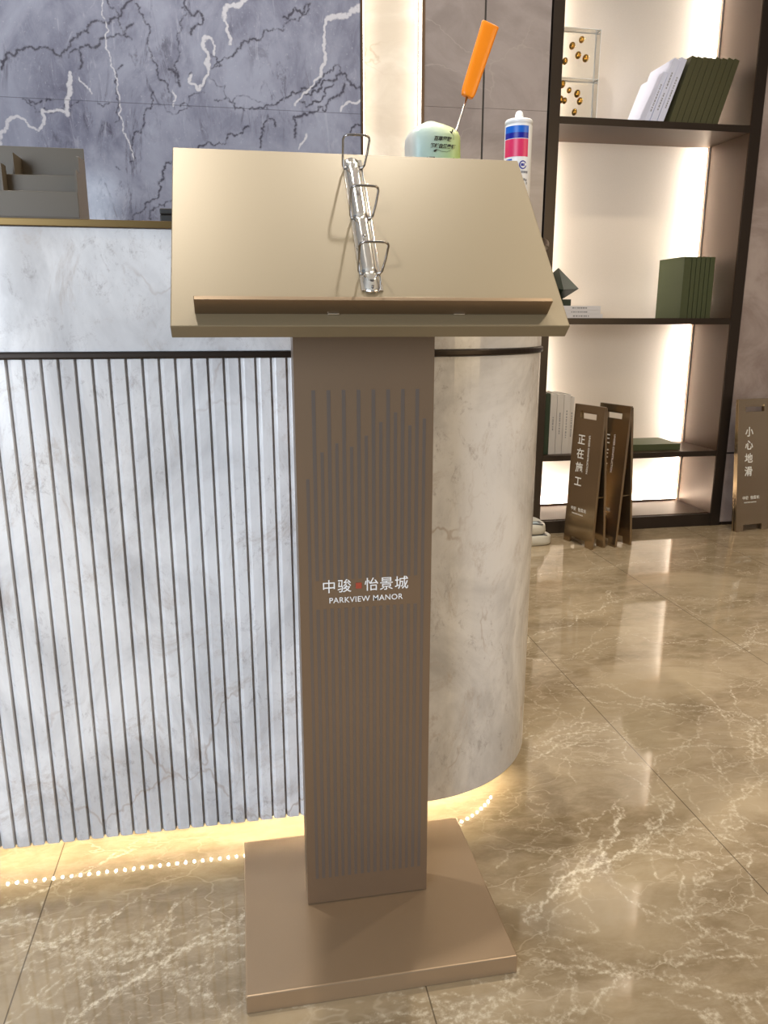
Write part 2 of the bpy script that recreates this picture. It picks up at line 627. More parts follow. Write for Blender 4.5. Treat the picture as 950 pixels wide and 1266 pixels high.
FLOOR_VEINS = [(9,[442,1057,484,1093,533,1129,581,1158,612,1159,659,1202,698,1238,726,1283,748,1332]),(7,[525,1111,568,1129,611,1153,666,1175,718,1192,775,1236,836,1293,879,1326]),(4,[579,1155,617,1191,656,1207]),(4,[716,1188,769,1225,822,1240,873,1239]),(4,[728,1190,776,1170,829,1168,871,1141]),(3,[881,1181,930,1212,971,1264,1009,1312]),(3,[931,1222,968,1217,986,1261,992,1296]),(4,[410,972,468,954,521,936,561,921,591,921,611,902,661,883,684,865,726,850,751,843,780,829]),(3,[486,966,545,950,571,924,622,936,695,938]),(4,[730,849,701,838,683,819,645,818]),(3,[559,917,522,904,479,875,428,862]),(5,[428,862,388,852]),(3,[446,1057,485,1071,530,1065,553,1043,557,1013]),(2.5,[650,1019,730,1017,825,1011]),(3,[532,1297,582,1284,633,1262,643,1248,639,1282,690,1302]),(3,[714,1038,727,1011,736,980]),(3,[682,962,725,971,774,973,819,948]),(3,[781,1090,824,1117,858,1121]),(2.5,[508,1234,571,1219,634,1207]),(2.5,[734,849,726,820,710,801]),(2.5,[472,943,462,906,454,875]),(6,[816,2145,865,2187,992,2283,1120,2366,1253,2443,1325,2497,1368,2603]),(4,[1319,2484,1422,2535,1484,2553,1540,2485,1672,2461,1824,2405]),(4,[843,2063,920,2049,982,2075,1054,2122,1184,2171]),(5,[1092,2793,1236,2850,1464,2878,1626,2921,1787,2910,1928,2903,2071,2915]),(4,[1918,2886,2014,2759,2045,2685]),(4,[1297,2097,1450,2111,1509,2090,1518,1997,1597,2084,1711,2151]),(5,[1528,2024,1600,2062,1636,2035]),(5,[870,1892,913,1868,985,1871,1012,1818,1036,1775,1099,1726,1156,1709,1227,1667,1270,1631,1238,1570,1204,1526,1183,1459]),(4,[866,1814,939,1763,997,1745,1055,1742,1094,1691,1214,1669]),(5,[643,1593,718,1616,793,1633,874,1631]),(4,[655,1627,721,1640,793,1665,896,1659]),(3,[693,1572,780,1604,847,1617]),(3,[1145,1654,1114,1593,1082,1555,1016,1525,905,1460]),(3,[1332,1634,1271,1591,1241,1520,1207,1455]),(3,[1226,1653,1204,1616]),(3,[1101,1497,1042,1398,1005,1315]),(3,[1027,1302,1090,1348,1144,1433,1147,1466]),(3,[915,1643,910,1593,906,1533]),(3,[811,1323,863,1341,855,1306]),(4,[619,1529,667,1554,721,1591]),(3,[731,1772,786,1748]),(8,[-301,981,-265,1012,-240,1027,-214,1043,-187,1064,-164,1082,-131,1104,-97,1122,-61,1140,-31,1163,15,1198]),(5,[-31,1119,-61,1121,-87,1111,-122,1103,-147,1084,-171,1067,-194,1050]),(4,[-174,1051,-145,1057,-102,1043,-77,1039,-32,1058]),(8,[-407,1160,-354,1154,-321,1136,-283,1118,-260,1105,-220,1092,-200,1103,-170,1106]),(6,[-354,1154,-322,1166,-295,1182,-269,1190,-249,1206]),(4,[-448,1217,-424,1225,-398,1230]),(4,[-445,1207,-400,1217]),(5,[-260,1078,-229,1067,-197,1077,-188,1070]),(5,[-285,1082,-269,1038,-274,1019]),(5,[-358,1047,-337,1026,-318,1027]),(4,[-458,1254,-427,1272,-397,1284,-385,1292]),(3,[-270,1142,-213,1137,-152,1150,-98,1159]),(3,[-196,1140,-190,1109]),(3,[-314,1168,-299,1135]),(2.5,[-161,1049,-116,990,-92,1005,-102,1043]),(3,[-304,1113,-282,1109,-269,1085]),(2.5,[-275,1119,-256,1163,-240,1142]),(2.5,[-87,1102,-90,1052]),(2.5,[-398,1108,-350,1097,-291,1089]),(3,[-67,948,-59,975]),(4,[264,926,289,917,324,909,345,910]),(4,[264,926,252,918]),(3,[319,895,344,907,365,919,390,927]),(4,[347,922,348,911,366,922]),(4,[248,895,267,896,301,887]),(3,[281,919,279,901,272,896]),(3,[300,912,301,897]),(3,[198,913,214,913,232,904])]
WHITE_VEINS = [(16,[541,2267,486,2205,401,2186]),(11,[401,2186,389,2128,384,2072,380,2016,371,1974]),(6,[371,1974,326,1929,279,1885,263,1863]),(14,[86,2237,7,2205,-5,2165]),(10,[-5,2165,3,2118,13,2072]),(9,[-141,1954,-152,1927,-115,1901,-90,1943,-74,1979]),(14,[-74,1979,-71,2019,-91,2059,-83,2086,-65,2091]),(6,[-65,2091,-44,2062,-49,2028]),(14,[-597,1938,-609,1857,-618,1791]),(9,[-618,1791,-670,1800,-712,1805,-733,1729,-767,1742,-798,1774,-826,1773,-874,1710]),(5,[-567,1926,-542,1894,-523,1868]),(4,[-453,2202,-441,2092,-441,1999,-428,1893,-429,1797,-394,1687,-383,1631]),(5,[-218,1896,-218,1837]),(7,[451,1850,475,1879,539,1897]),(6,[274,1698,307,1757]),(16,[-874,1710,-908,1654])]
DARK_VEINS = [(10,[-842,1938,-823,1985,-760,2008,-690,2018,-624,1989,-586,2031,-562,2058,-519,2081,-473,2123,-416,2139,-370,2188,-340,2209]),(7,[-596,1991,-559,2019,-549,1974,-565,1953]),(9,[-559,2019,-479,2057,-377,2102,-347,2124]),(5,[-439,2196,-402,2133,-358,2064]),(6,[-335,2190,-304,2126,-301,2060,-271,1982,-253,1928,-233,1888,-215,1827]),(6,[-147,2222,-174,2134,-187,2054,-199,1972,-188,1918]),(12,[-228,1970,-197,1958,-188,1911]),(7,[-51,1993,10,2024,41,2053,133,2092,225,2132,286,2169,326,2226]),(10,[226,2179,272,2216,302,2191,333,2233]),(7,[-142,1682,-88,1713,-66,1699,-3,1745,75,1776]),(8,[77,1840,139,1850,217,1889,295,1928,374,1974,429,2019,484,1965,539,1925]),(9,[259,1741,254,1812,293,1828,356,1860,387,1847,436,1906,468,1950]),(7,[279,1882,309,1858,388,1904,421,1948]),(8,[295,1914,357,1917,405,1961,453,1992]),(7,[118,1699,137,1793,153,1822,183,1781]),(8,[-398,1628,-376,1730,-326,1815,-292,1885]),(6,[-445,1769,-426,1865,-425,1933,-401,1975]),(9,[490,1772,506,1794,538,1803]),(6,[-764,1839,-709,1836]),(6,[-504,1837,-461,1838]),(5,[-192,1839,-148,1840]),(4,[-778,1838,-575,1839]),(3,[-295,1837,154,1844]),(7,[-141,1961,-147,1934]),(5,[-79,2019,-21,1995,-66,1979]),(6,[-695,1833,-667,1838]),(9,[-164,2188,-99,2179,-87,2140,-133,2097]),(5,[62,1832,3,1872,-57,1869]),(8,[-239,1631,-274,1599,-291,1556,-294,1521,-310,1492,-348,1477,-365,1441,-403,1418,-426,1404]),(7,[-229,1494,-248,1486,-276,1464,-297,1471,-321,1449,-334,1413]),(5,[-454,1607,-440,1597])]
# ================================================================== materials
M = {}
M['floor'] = marble_floor()
M['blue'] = marble_blue()
M['white'] = marble_white('polished_white_marble')
M['cream'] = marble_soft('cream_marble', (0.66, 0.58, 0.48), (0.80, 0.73, 0.63), (0.50, 0.38, 0.26))
M['taupe'] = marble_soft('taupe_marble', (0.27, 0.23, 0.218), (0.36, 0.31, 0.295), (0.40, 0.35, 0.32))
M['pink'] = marble_soft('rosy_grey_marble', (0.27, 0.21, 0.19), (0.40, 0.33, 0.30), (0.20, 0.15, 0.13))
M['plaster'] = plain('white_plaster', (0.80, 0.78, 0.74), 0.9)
M['dark_wall'] = plain('dark_substrate', (0.05, 0.045, 0.04), 0.8)
M['champagne'] = plain('champagne_metallic_lacquer', (0.200, 0.158, 0.096), 0.42, 0.25, 0.5, 0.05, 900)
M['taupe_lacquer'] = plain('taupe_metallic_lacquer', (0.262, 0.184, 0.122), 0.36, 0.6, 0.5, 0.04, 700)
M['stripe'] = plain('blue_grey_stripe_print', (0.212, 0.176, 0.155), 0.30, 0.6)
M['letter_white'] = plain('white_print', (0.85, 0.85, 0.86), 0.5)
M['letter_grey'] = plain('grey_print', (0.25, 0.25, 0.27), 0.6)
M['red_print'] = plain('red_print', (0.36, 0.06, 0.03), 0.5)
M['stop_metal'] = plain('brown_anodised_metal', (0.27, 0.20, 0.135), 0.33, 0.9)
M['base_lacquer_lit'] = plain('taupe_metallic_lacquer_lit', (0.395, 0.285, 0.185), 0.30, 0.55, 0.5, 0.04, 700)  # column lacquer lightened, standing in for light on the base plate
M['chrome'] = plain('chrome', (0.86, 0.85, 0.83), 0.10, 1.0, 0.5, 0.0, 90, 0.25)
M['wire'] = plain('chrome_wire', (0.36, 0.34, 0.33), 0.12, 1.0)
M['hole'] = plain('dark_hole', (0.03, 0.025, 0.02), 0.6)
M['dark_metal'] = plain('dark_bronze_metal', (0.030, 0.020, 0.014), 0.35, 0.6)
M['trim_brown'] = plain('brown_bronze_trim', (0.15, 0.09, 0.05), 0.4, 0.5)
M['brass'] = plain('aged_brass', (0.17, 0.11, 0.045), 0.33, 1.0)
M['plinth'] = plain('black_plinth', (0.03, 0.03, 0.03), 0.6)
M['diode'] = glow('warm_diode', (1.0, 0.85, 0.60), 520)
M['strip_tape'] = plain('led_tape', (0.8, 0.75, 0.6), 0.5)
M['led'] = glow('warm_white_led', (1.0, 0.91, 0.79), 400)
M['led_niche'] = glow('niche_led', (1.0, 0.91, 0.80), 14)
M['organizer'] = plain('grey_beige_lacquer', (0.100, 0.079, 0.055), 0.4, 0.15)
M['frame_dark'] = plain('dark_brown_metal', (0.040, 0.030, 0.024), 0.32, 0.6)
M['frame_brown'] = plain('brown_bronze_panel', (0.056, 0.029, 0.015), 0.38, 0.35)
M['fabric'] = plain('beige_wall_fabric', (0.80, 0.72, 0.64), 0.9, 0, 0.2, 0.05, 300)
M['green'] = plain('olive_green_cloth', (0.062, 0.060, 0.026), 0.55, 0, 0.4, 0.10, 400)
M['green2'] = plain('leaf_green_cloth', (0.058, 0.070, 0.030), 0.5, 0, 0.4, 0.10, 400)
M['dark_green'] = plain('dark_green_cloth', (0.018, 0.038, 0.020), 0.5)
M['book_white'] = plain('white_cover', (0.74, 0.72, 0.74), 0.45)
M['book_cool'] = plain('cool_white_cover', (0.62, 0.64, 0.78), 0.45)
M['book_grey'] = plain('light_grey_cover', (0.60, 0.57, 0.55), 0.5)
M['pages'] = plain('paper_pages', (0.80, 0.77, 0.70), 0.8, 0, 0.2, 0.06, 500)
M['sign'] = plain('brushed_bronze', (0.36, 0.265, 0.160), 0.20, 0.9, 0.5, 0.05, 300)
M['sign_text'] = plain('pale_print', (0.85, 0.84, 0.80), 0.5)
M['orange'] = plain('orange_plastic', (0.88, 0.25, 0.004), 0.30, 0, 0.5, 0.06, 25)
M['steel'] = plain('steel_rod', (0.62, 0.62, 0.62), 0.25, 1.0)
M['foam'] = plain('white_foam', (0.8, 0.79, 0.75), 0.9)
M['white_plastic'] = plain('white_plastic', (0.84, 0.84, 0.86), 0.25)
M['blue_print'] = plain('blue_print', (0.01, 0.13, 0.60), 0.3)
M['navy_print'] = plain('navy_print', (0.008, 0.012, 0.30), 0.3)
M['pink_print'] = plain('pink_red_print', (0.70, 0.035, 0.13), 0.3)
M['black_print'] = plain('black_print', (0.015, 0.015, 0.013), 0.5)
M['green_print'] = plain('green_print', (0.30, 0.52, 0.08), 0.4)
M['gold'] = plain('gold', (0.86, 0.50, 0.10), 0.16, 1.0)
M['poly'] = plain('dark_green_glaze', (0.010, 0.024, 0.011), 0.5)
M['wrap'] = plain('white_wrapping', (0.56, 0.54, 0.48), 0.28, 0, 0.5, 0.08, 30, 0.5)
M['wrap_dark'] = plain('dark_wrapping_print', (0.05, 0.06, 0.07), 0.3)
M['wrap_blue'] = plain('pale_blue_wrapping_print', (0.45, 0.52, 0.55), 0.3)
M['dark_case'] = plain('dark_case_plastic', (0.02, 0.018, 0.016), 0.4)


def acrylic():
    m = bpy.data.materials.new('clear_acrylic')
    m.use_nodes = True
    nt = m.node_tree
    nt.nodes.remove(nt.nodes['Principled BSDF'])
    tr = nt.nodes.new('ShaderNodeBsdfTransparent')
    tr.inputs['Color'].default_value = (0.97, 0.97, 0.95, 1)
    gl = nt.nodes.new('ShaderNodeBsdfGlossy')
    gl.inputs['Roughness'].default_value = 0.03
    fr = nt.nodes.new('ShaderNodeFresnel')
    fr.inputs['IOR'].default_value = 1.49
    mx = nt.nodes.new('ShaderNodeMixShader')
    nt.links.new(fr.outputs['Fac'], mx.inputs['Fac'])
    nt.links.new(tr.outputs[0], mx.inputs[1])
    nt.links.new(gl.outputs[0], mx.inputs[2])
    nt.links.new(mx.outputs[0], nt.nodes['Material Output'].inputs['Surface'])
    return m


M['acrylic'] = acrylic()
M['edge_glint'] = plain('acrylic_edge_glint', (0.96, 0.95, 0.92), 0.4)  # white colour painting the light caught along the acrylic edges
M['tissue'] = None  # set below


def tissue_mat():
    m, nt, p = new_mat('printed_plastic_wrapper')
    g = NT(nt)
    s = nt.nodes.new('ShaderNodeSeparateXYZ')
    g.link(g.tc.outputs['Object'], s.inputs[0])
    n = g.noise(18, 3, 0.5).outputs['Fac']
    zz = g.math('ADD', s.outputs['Z'], g.math('MULTIPLY', g.math('SUBTRACT', n, 0.5), 0.05))
    up = g.ramp(zz, 0.115, 0.205)
    rt = g.ramp(s.outputs['X'], -0.03, 0.052)
    low = g.mix(rt, (0.42, 0.60, 0.59), (0.40, 0.57, 0.14))
    top = g.mix(rt, (0.48, 0.58, 0.53), (0.52, 0.55, 0.26))
    base = g.mix(up, low, top)
    c = g.mix(g.ramp(s.outputs['X'], -0.034, -0.047), base, (0.62, 0.62, 0.57))
    g.link(c, p.inputs['Base Color'])
    b = nt.nodes.new('ShaderNodeBump')
    b.inputs['Strength'].default_value = 0.35
    b.inputs['Distance'].default_value = 0.004
    g.link(g.noise(35, 3, 0.6).outputs['Fac'], b.inputs['Height'])
    g.link(b.outputs['Normal'], p.inputs['Normal'])
    p.inputs['Roughness'].default_value = 0.32
    return m


M['tissue'] = tissue_mat()

# ================================================================== the room
WY = 3.44                       # face of the back wall
XL, XR, YF0 = -3.2, 4.2, -3.0
CEIL = 3.34


def lines(*segs):
    out = []
    for a, b, step in segs:
        n = max(1, int(round((b - a) / step)))
        out.append(np.linspace(a, b, n + 1)[:-1])
    return np.concatenate(out + [np.array([segs[-1][1]])])


fx = lines((XL, -0.76, 0.25), (-0.76, 2.0, 0.004), (2.0, 2.75, 0.006), (2.75, XR, 0.25))
fy = lines((YF0, 0.84, 0.25), (0.84, 2.2, 0.004), (2.2, 3.45, 0.007), (3.45, 3.8, 0.15))
FV = vein_field(fx, fy, FLOOR_VEINS, 3, halo=0.12, wmul=0.6, levels=5, amp=0.20)
for sd, wm, am in ((21, 0.4, 0.32), (22, 0.3, 0.40)):
    FV = np.maximum(FV, 0.85 * vein_field(fx, fy, FLOOR_VEINS, sd, halo=0.12, wmul=wm, levels=5, amp=am))
# thin offshoots beside the big veins
rng = np.random.default_rng(11)
twigs = []
for w, fl in FLOOR_VEINS:
    for _ in range(3):
        k = 2 * rng.integers(0, len(fl) // 2)
        x, y = fl[k], fl[k + 1]
        an = rng.uniform(0, 2 * PI)
        pts = [x, y]
        for _s in range(4):
            an += rng.uniform(-0.5, 0.5)
            L = rng.uniform(20, 60) * (1 + max(0, y - 1200) / 1500)
            x += L * math.cos(an)
            y += L * math.sin(an) * 0.8
            pts += [x, y]
        twigs.append((3.2, pts))
FV = np.maximum(FV, 0.75 * vein_field(fx, fy, twigs, 5, halo=0.1))
floor = grid_mesh('floor', fx, fy, lambda a, b: (a, b, a * 0), {'vein': FV}, M['floor'])
floor['kind'] = 'structure'

structure('ceiling', boxes((XL, XR, YF0, 3.8, CEIL, CEIL + 0.1)), M['plaster'])
structure('wall_right', boxes((XR, XR + 0.1, YF0, 3.9, 0, CEIL)), M['pink'])

# back wall: dark substrate with stone cladding; the bookcase stands in its opening
BX0, BX1 = 1.352, 2.372
wall = structure('wall_back', boxes((XL, BX0 - 0.004, 3.50, 3.62, 0, CEIL), (BX1 + 0.004, XR, 3.50, 3.62, 0, CEIL),
                                    (BX0 - 0.004, BX1 + 0.004, 3.80, 3.86, 0, CEIL)), M['dark_wall'])
wx = lines((XL, -1.0, 0.4), (-1.0, 0.534, 0.0036))
wz = lines((0.0, 1.05, 0.35), (1.05, 2.5, 0.0036), (2.5, CEIL, 0.28))
WV = vein_field(wx, wz, WHITE_VEINS, 4, halo=0.10, wmul=1.15, levels=4, amp=0.20)
DV = vein_field(wx, wz, DARK_VEINS, 9, halo=0.42, wmul=0.8, levels=6, amp=0.30)
slab = grid_mesh('wall_slab', wx, wz, lambda a, b: (a, a * 0 + WY, b), {'white_vein': WV, 'dark_vein': DV}, M['blue'], wall)
sm = slab.modifiers.new('solid', 'SOLIDIFY')
sm.thickness = 0.055
sm.offset = -1
structure('niche_panel', boxes((0.545, 0.800, 3.492, 3.500, 0, CEIL)), M['cream'], wall)
structure('wall_panel', boxes((0.802, 1.0545, WY, 3.498, 0, 1.884), (0.802, 1.0545, WY, 3.498, 1.8848, CEIL)), M['taupe'], wall, bevel=0.0006)
structure('wall_panel', boxes((1.0625, BX0 - 0.006, WY, 3.498, 0, 1.888), (1.0625, BX0 - 0.006, WY, 3.498, 1.8888, CEIL)), M['taupe'], wall, bevel=0.0006)
structure('wall_panel', boxes((BX1 + 0.006, XR, WY, 3.498, 0.012, 0.366), (BX1 + 0.006, XR, WY, 3.498, 0.374, CEIL)), M['pink'], wall, bevel=0.0012)
structure('trim_1', boxes((0.5365, 0.5445, WY - 0.006, 3.50, 0, CEIL)), M['trim_brown'])
structure('trim_2', boxes((0.789, 0.8005, WY - 0.006, 3.50, 0, CEIL)), M['trim_brown'])
structure('trim_3', boxes((1.0555, 1.0615, WY + 0.004, 3.50, 0, CEIL)), M['hole'])
structure('baseboard_back', boxes((BX1 + 0.006, XR, WY - 0.004, WY - 0.0005, 0, 0.016)), M['dark_metal'])
ns = thing('led_strip_light', 'warm strip lights glowing down both edges of the cream wall niche', 'strip light', (0.67, 3.47, 0))
for x0 in (0.5450, 0.7835):
    link('light_strip', boxes((x0, x0 + 0.005, 3.452, 3.462, 0.9, CEIL - 0.02)), M['led_niche'], ns)

# ================================================================== reception counter
CYF, CXC, CR, CZB = 1.335, 0.321, 0.310, 0.060
CXL, CYB = -2.2, 2.05


def outline(off, x0=CXL, inner=None, seg=28):
    r = CR + off
    pts = [(x0, CYF - off)]
    cy = CYF + CR
    for k in range(seg + 1):
        a = -PI / 2 + PI / 2 * k / seg
        pts.append((CXC + r * math.cos(a), cy + r * math.sin(a)))
    if inner is None:
        pts += [(CXC + r, CYB + off), (x0, CYB + off)]
    else:
        q = outline(off - inner, x0, None, seg)[:-2]
        pts += [(CXC + r, CYB), (CXC + r - inner, CYB)] + q[::-1]
    return pts


counter = thing('reception_counter', 'white marble reception counter with fluted front and rounded right end', 'counter', (-0.4, 1.65, 0))
bm = bmesh.new()
prism(bm, outline(-0.10, inner=0.03), 0.0, CZB)
link('plinth', bm, M['plinth'], counter)
# fluted front: flat ribs with narrow stepped grooves
FX1, pitch = 0.2, 0.0262
prof = []
x = FX1
k = 0
prof = [(FX1, CYF)]
x = FX1 - 0.010
while x > CXL:
    prof += [(x, CYF), (x - 0.0022, CYF + 0.0010), (x - 0.0062, CYF + 0.0048), (x - 0.0072, CYF + 0.0105), (x - 0.0094, CYF + 0.0105), (x - 0.0102, CYF)]
    x -= pitch
prof += [(CXL, CYF), (CXL, CYF + 0.04), (FX1, CYF + 0.04)]
bm = bmesh.new()
prism(bm, prof, CZB, 0.944)
link('fluted_front', bm, M['white'], counter)
bm = bmesh.new()
prism(bm, outline(0.0, FX1 + 0.0006, inner=0.04), CZB, 0.944)
link('curved_side', bm, M['white'], counter, bevel=0.0012)
bm = bmesh.new()
prism(bm, outline(0.0), 0.956, 1.146)
link('upper_band', bm, M['white'], counter, bevel=0.001)
bm = bmesh.new()
prism(bm, outline(0.0045), 0.9445, 0.9555)
link('metal_trim', bm, M['dark_metal'], counter, bevel=0.003, seg=3)
bm = bmesh.new()
prism(bm, outline(0.006), 1.1465, 1.1575)
link('top_ledge', bm, M['brass'], counter, bevel=0.001)
bm = bmesh.new()
prism(bm, outline(-0.045, inner=0.02), CZB - 0.003, CZB - 0.0002)
tape = link('led_strip', bm, M['strip_tape'], counter)
bm = bmesh.new()
path = outline(-0.055)[:-2]
path = [(-2.0, path[0][1])] + [q for q in path[1:] if q[0] < 0.535]
acc = 0.0
for a, b in zip(path, path[1:]):
    a, b = Vector(a), Vector(b)
    L = (b - a).length
    while acc < L:
        p = a + (b - a) * (acc / L)
        if p.x > -1.0:
            box(bm, p.x - 0.0018, p.x + 0.0018, p.y - 0.0018, p.y + 0.0018, CZB - 0.0052, CZB - 0.003)
        acc += 0.0168
    acc -= L
link('diodes', bm, M['diode'], tape)

# ================================================================== lectern
lec = thing('lectern', 'brown metal lectern with tilted pale top, standing on a square base plate', 'lectern', (0.179, 1.134, 0))
link('base_plate', boxes((-0.0325, 0.3905, 0.957, 1.314, 0.0, 0.032)), M['base_lacquer_lit'], lec, bevel=0.0022)
a = math.atan2(0.252, 0.236)
DVEC = Vector((0, math.cos(a), math.sin(a)))
NVEC = Vector((0, -math.sin(a), math.cos(a)))
P0 = Vector((0.179, 1.008, 0.997))
DM = Matrix(((1, 0, 0, P0.x), (0, DVEC.y, NVEC.y, P0.y), (0, DVEC.z, NVEC.z, P0.z), (0, 0, 0, 1)))


def desk(bm):
    bmesh.ops.transform(bm, matrix=DM, verts=bm.verts)
    return bm


# column, its striped print joined in as a second material
bm = bmesh.new()
cx0, cx1, cy0, cy1 = 0.0745, 0.2825, 1.126, 1.172
under = lambda y: 0.997 + (y - 1.008) * math.tan(a) - 0.0225 / math.cos(a)
vs = [bm.verts.new(c) for c in ((cx0, cy0, 0.0335), (cx1, cy0, 0.0335), (cx1, cy1, 0.0335), (cx0, cy1, 0.0335),
                                (cx0, cy0, under(cy0)), (cx1, cy0, under(cy0)), (cx1, cy1, under(cy1)), (cx0, cy1, under(cy1)))]
for f in ((3, 2, 1, 0), (4, 5, 6, 7), (0, 1, 5, 4), (1, 2, 6, 5), (2, 3, 7, 6), (3, 0, 4, 7)):
    bm.faces.new([vs[i] for i in f])


sx0 = 0.1022
sp = 0.01107
ztop = 0.906
short = {-1: 0.775, 1: 0.815, 3: 0.828, 5: 0.822, 7: 0.838, 9: 0.858, 11: 0.872, 13: 0.852, 15: 0.862}
pan_t, pan_b = 0.615, 0.568
for i in range(-1, 16):
    xc = sx0 + i * sp
    zt = ztop if i % 2 == 0 else short[i]
    hw = 0.0027 if i % 2 == 0 else 0.0024
    zb = 0.082
    cuts = [(zb, zt)] if i in (-1, 15) else [(zb, pan_b), (pan_t, zt)]
    for z0, z1 in cuts:
        box(bm, xc - hw, xc + hw, cy0 - 0.0004, cy0 + 0.0004, z0, z1, 1)
column = link('column', bm, [M['taupe_lacquer'], M['stripe']], lec)
b = bmesh.new()
merge(b, place(text_bm('中骏', 0.0228, 0.003, 0.00015, 1.12), (0.1085, cy0 - 0.0007, 0.5963), (1, 0, 0), (0, 0, 1)))
merge(b, place(text_bm('怡景城', 0.0228, 0.003, 0.00015, 1.10), (0.1752, cy0 - 0.0007, 0.5963), (1, 0, 0), (0, 0, 1)))
merge(b, place(text_bm('PARKVIEW MANOR', 0.0128, 0.004, 0.00015, 1.06), (0.1195, cy0 - 0.0007, 0.5775), (1, 0, 0), (0, 0, 1)))
o = link('lettering', b, M['letter_white'], column)
o['label'] = 'white lettering on the column'
o = link('emblem', boxes((0.1617, 0.1711, cy0 - 0.0009, cy0 - 0.0001, 0.5990, 0.6084)), M['red_print'], column)
o['label'] = 'small red square emblem'
# tilted top
desktop = link('desk_panel', desk(boxes((-0.2625, 0.2625, 0.0, 0.345, -0.021, 0.0))), M['champagne'], lec, bevel=0.0012)
stop = link('paper_stop', desk(boxes((-0.2325, 0.2345, 0.0205, 0.0268, 0.0003, 0.0248), (-0.2325, 0.2345, 0.0268, 0.034, 0.0003, 0.0022))), M['stop_metal'], lec, bevel=0.0006)
for xx in (-0.058, 0.110):
    link('clip', desk(boxes((xx - 0.0075, xx + 0.0075, 0.0185, 0.0205, 0.0006, 0.0026))), M['chrome'], stop, bevel=0.0005)

# ring binder mechanism: arched chrome body, pinched at the three rings
s0, s1 = 0.0575, 0.333
ring_s = (0.0917, 0.2002, 0.3087)
bm = bmesh.new()
rows = []
for k in range(111):
    s = s0 + (s1 - s0) * k / 110
    e = min(s - s0, s1 - s)
    w = 0.0125 * min(1.0, 0.72 + 0.28 * math.sqrt(max(0, min(1, e / 0.012)))) if e > 0.0005 else 0.008
    h = 0.0085 * min(1.0, 0.35 + e / 0.03)
    for q in ring_s:
        g = math.exp(-((s - q) / 0.0022) ** 2)
        w *= 1 - 0.22 * g
        h *= 1 - 0.30 * g
    if e < 0.004:
        w *= math.sqrt(max(0.25, e / 0.004))
    row = []
    for j in range(13):
        t = -1 + 2 * j / 12
        row.append(bm.verts.new((-0.002 + w * t, s, 0.0004 + h * (1 - abs(t) ** 2.6))))
    rows.append(row)
for r0, r1 in zip(rows, rows[1:]):
    for j in range(12):
        bm.faces.new((r0[j], r0[j + 1], r1[j + 1], r1[j])).smooth = True
bm.faces.new(rows[0][::-1])
bm.faces.new(rows[-1])
mech = link('ring_mechanism', desk(bm), M['chrome'], lec)
mech['label'] = 'chrome three-ring binder mechanism fixed to the tilted top'
# lower carrier plate showing along both sides
bm = boxes((-0.0165, 0.0125, s0 + 0.004, s1 - 0.004, 0.0002, 0.0022))
link('carrier_rail', desk(bm), M['chrome'], mech, bevel=0.0006)
for q, tw in zip(ring_s, (0.0, 0.0, 0.0)):
    half = [(-0.0105, 0.0035), (-0.0145, 0.0030), (-0.0170, 0.0075), (-0.0188, 0.028), (-0.0203, 0.0490), (-0.0190, 0.0535), (-0.0150, 0.0560), (-0.006, 0.0566)]
    full = half + [(0.004, 0.0566), (0.0130, 0.0560), (0.0165, 0.0535), (0.0178, 0.0490), (0.0170, 0.028), (0.0150, 0.0075), (0.0120, 0.0030), (0.0080, 0.0035)]
    bm = bmesh.new()
    tube(bm, [(x - 0.001, q, z) for x, z in full], 0.00165, 10)
    link('ring', desk(bm), M['wire'], mech)
for s, r_ in ((0.0760, 0.0042), (0.0640, 0.0018)):
    bm = bmesh.new()
    lathe(bm, [(r_, 0.0060), (r_, 0.0076), (r_ * 0.6, 0.0082)], (-0.002, s), 18)
    o = link('rivet', desk(bm), M['hole'] if r_ > 0.003 else M['wire'], mech)
for s in (0.158, 0.243):
    bm = bmesh.new()
    lathe(bm, [(0.0032, 0.0078), (0.0032, 0.0090), (0.002, 0.0094)], (-0.003, s), 18)
    link('rivet', desk(bm), M['wire'], mech)

# ================================================================== things on the counter top
TZ = 1.158
# --- desk organizer
org = thing('desk_organizer', 'beige stepped desk organizer with open compartments on the counter ledge', 'organizer', (-0.40, 1.40, TZ))
ox0, ox1 = -0.56, -0.2395
t = 0.003
link('base', boxes((ox0, ox1, 1.354, 1.442, TZ + 0.0002, TZ + 0.004)), M['organizer'], org)
link('front_panel', boxes((ox0, ox1, 1.354, 1.354 + t, TZ + 0.004, 1.200)), M['organizer'], org, bevel=0.0006)
link('middle_panel', boxes((ox0 + t, ox1 - t, 1.384, 1.384 + t, TZ + 0.004, 1.2285)), M['organizer'], org, bevel=0.0006)
link('back_panel', boxes((ox0, ox1, 1.439, 1.442, TZ + 0.004, 1.280)), M['organizer'], org, bevel=0.0006)


def stepped(x0, x1):
    bm = bmesh.new()
    pr = [(1.3572, TZ + 0.004), (1.439, TZ + 0.004), (1.439, 1.262), (1.3872, 1.258), (1.3838, 1.257), (1.3838, 1.232), (1.3572, 1.234)]
    lo = [bm.verts.new((x0, y, z)) for y, z in pr]
    hi = [bm.verts.new((x1, y, z)) for y, z in pr]
    bm.faces.new(lo)
    bm.faces.new(hi[::-1])
    for i in range(len(pr)):
        j = (i + 1) % len(pr)
        bm.faces.new((lo[i], lo[j], hi[j], hi[i]))
    return bm


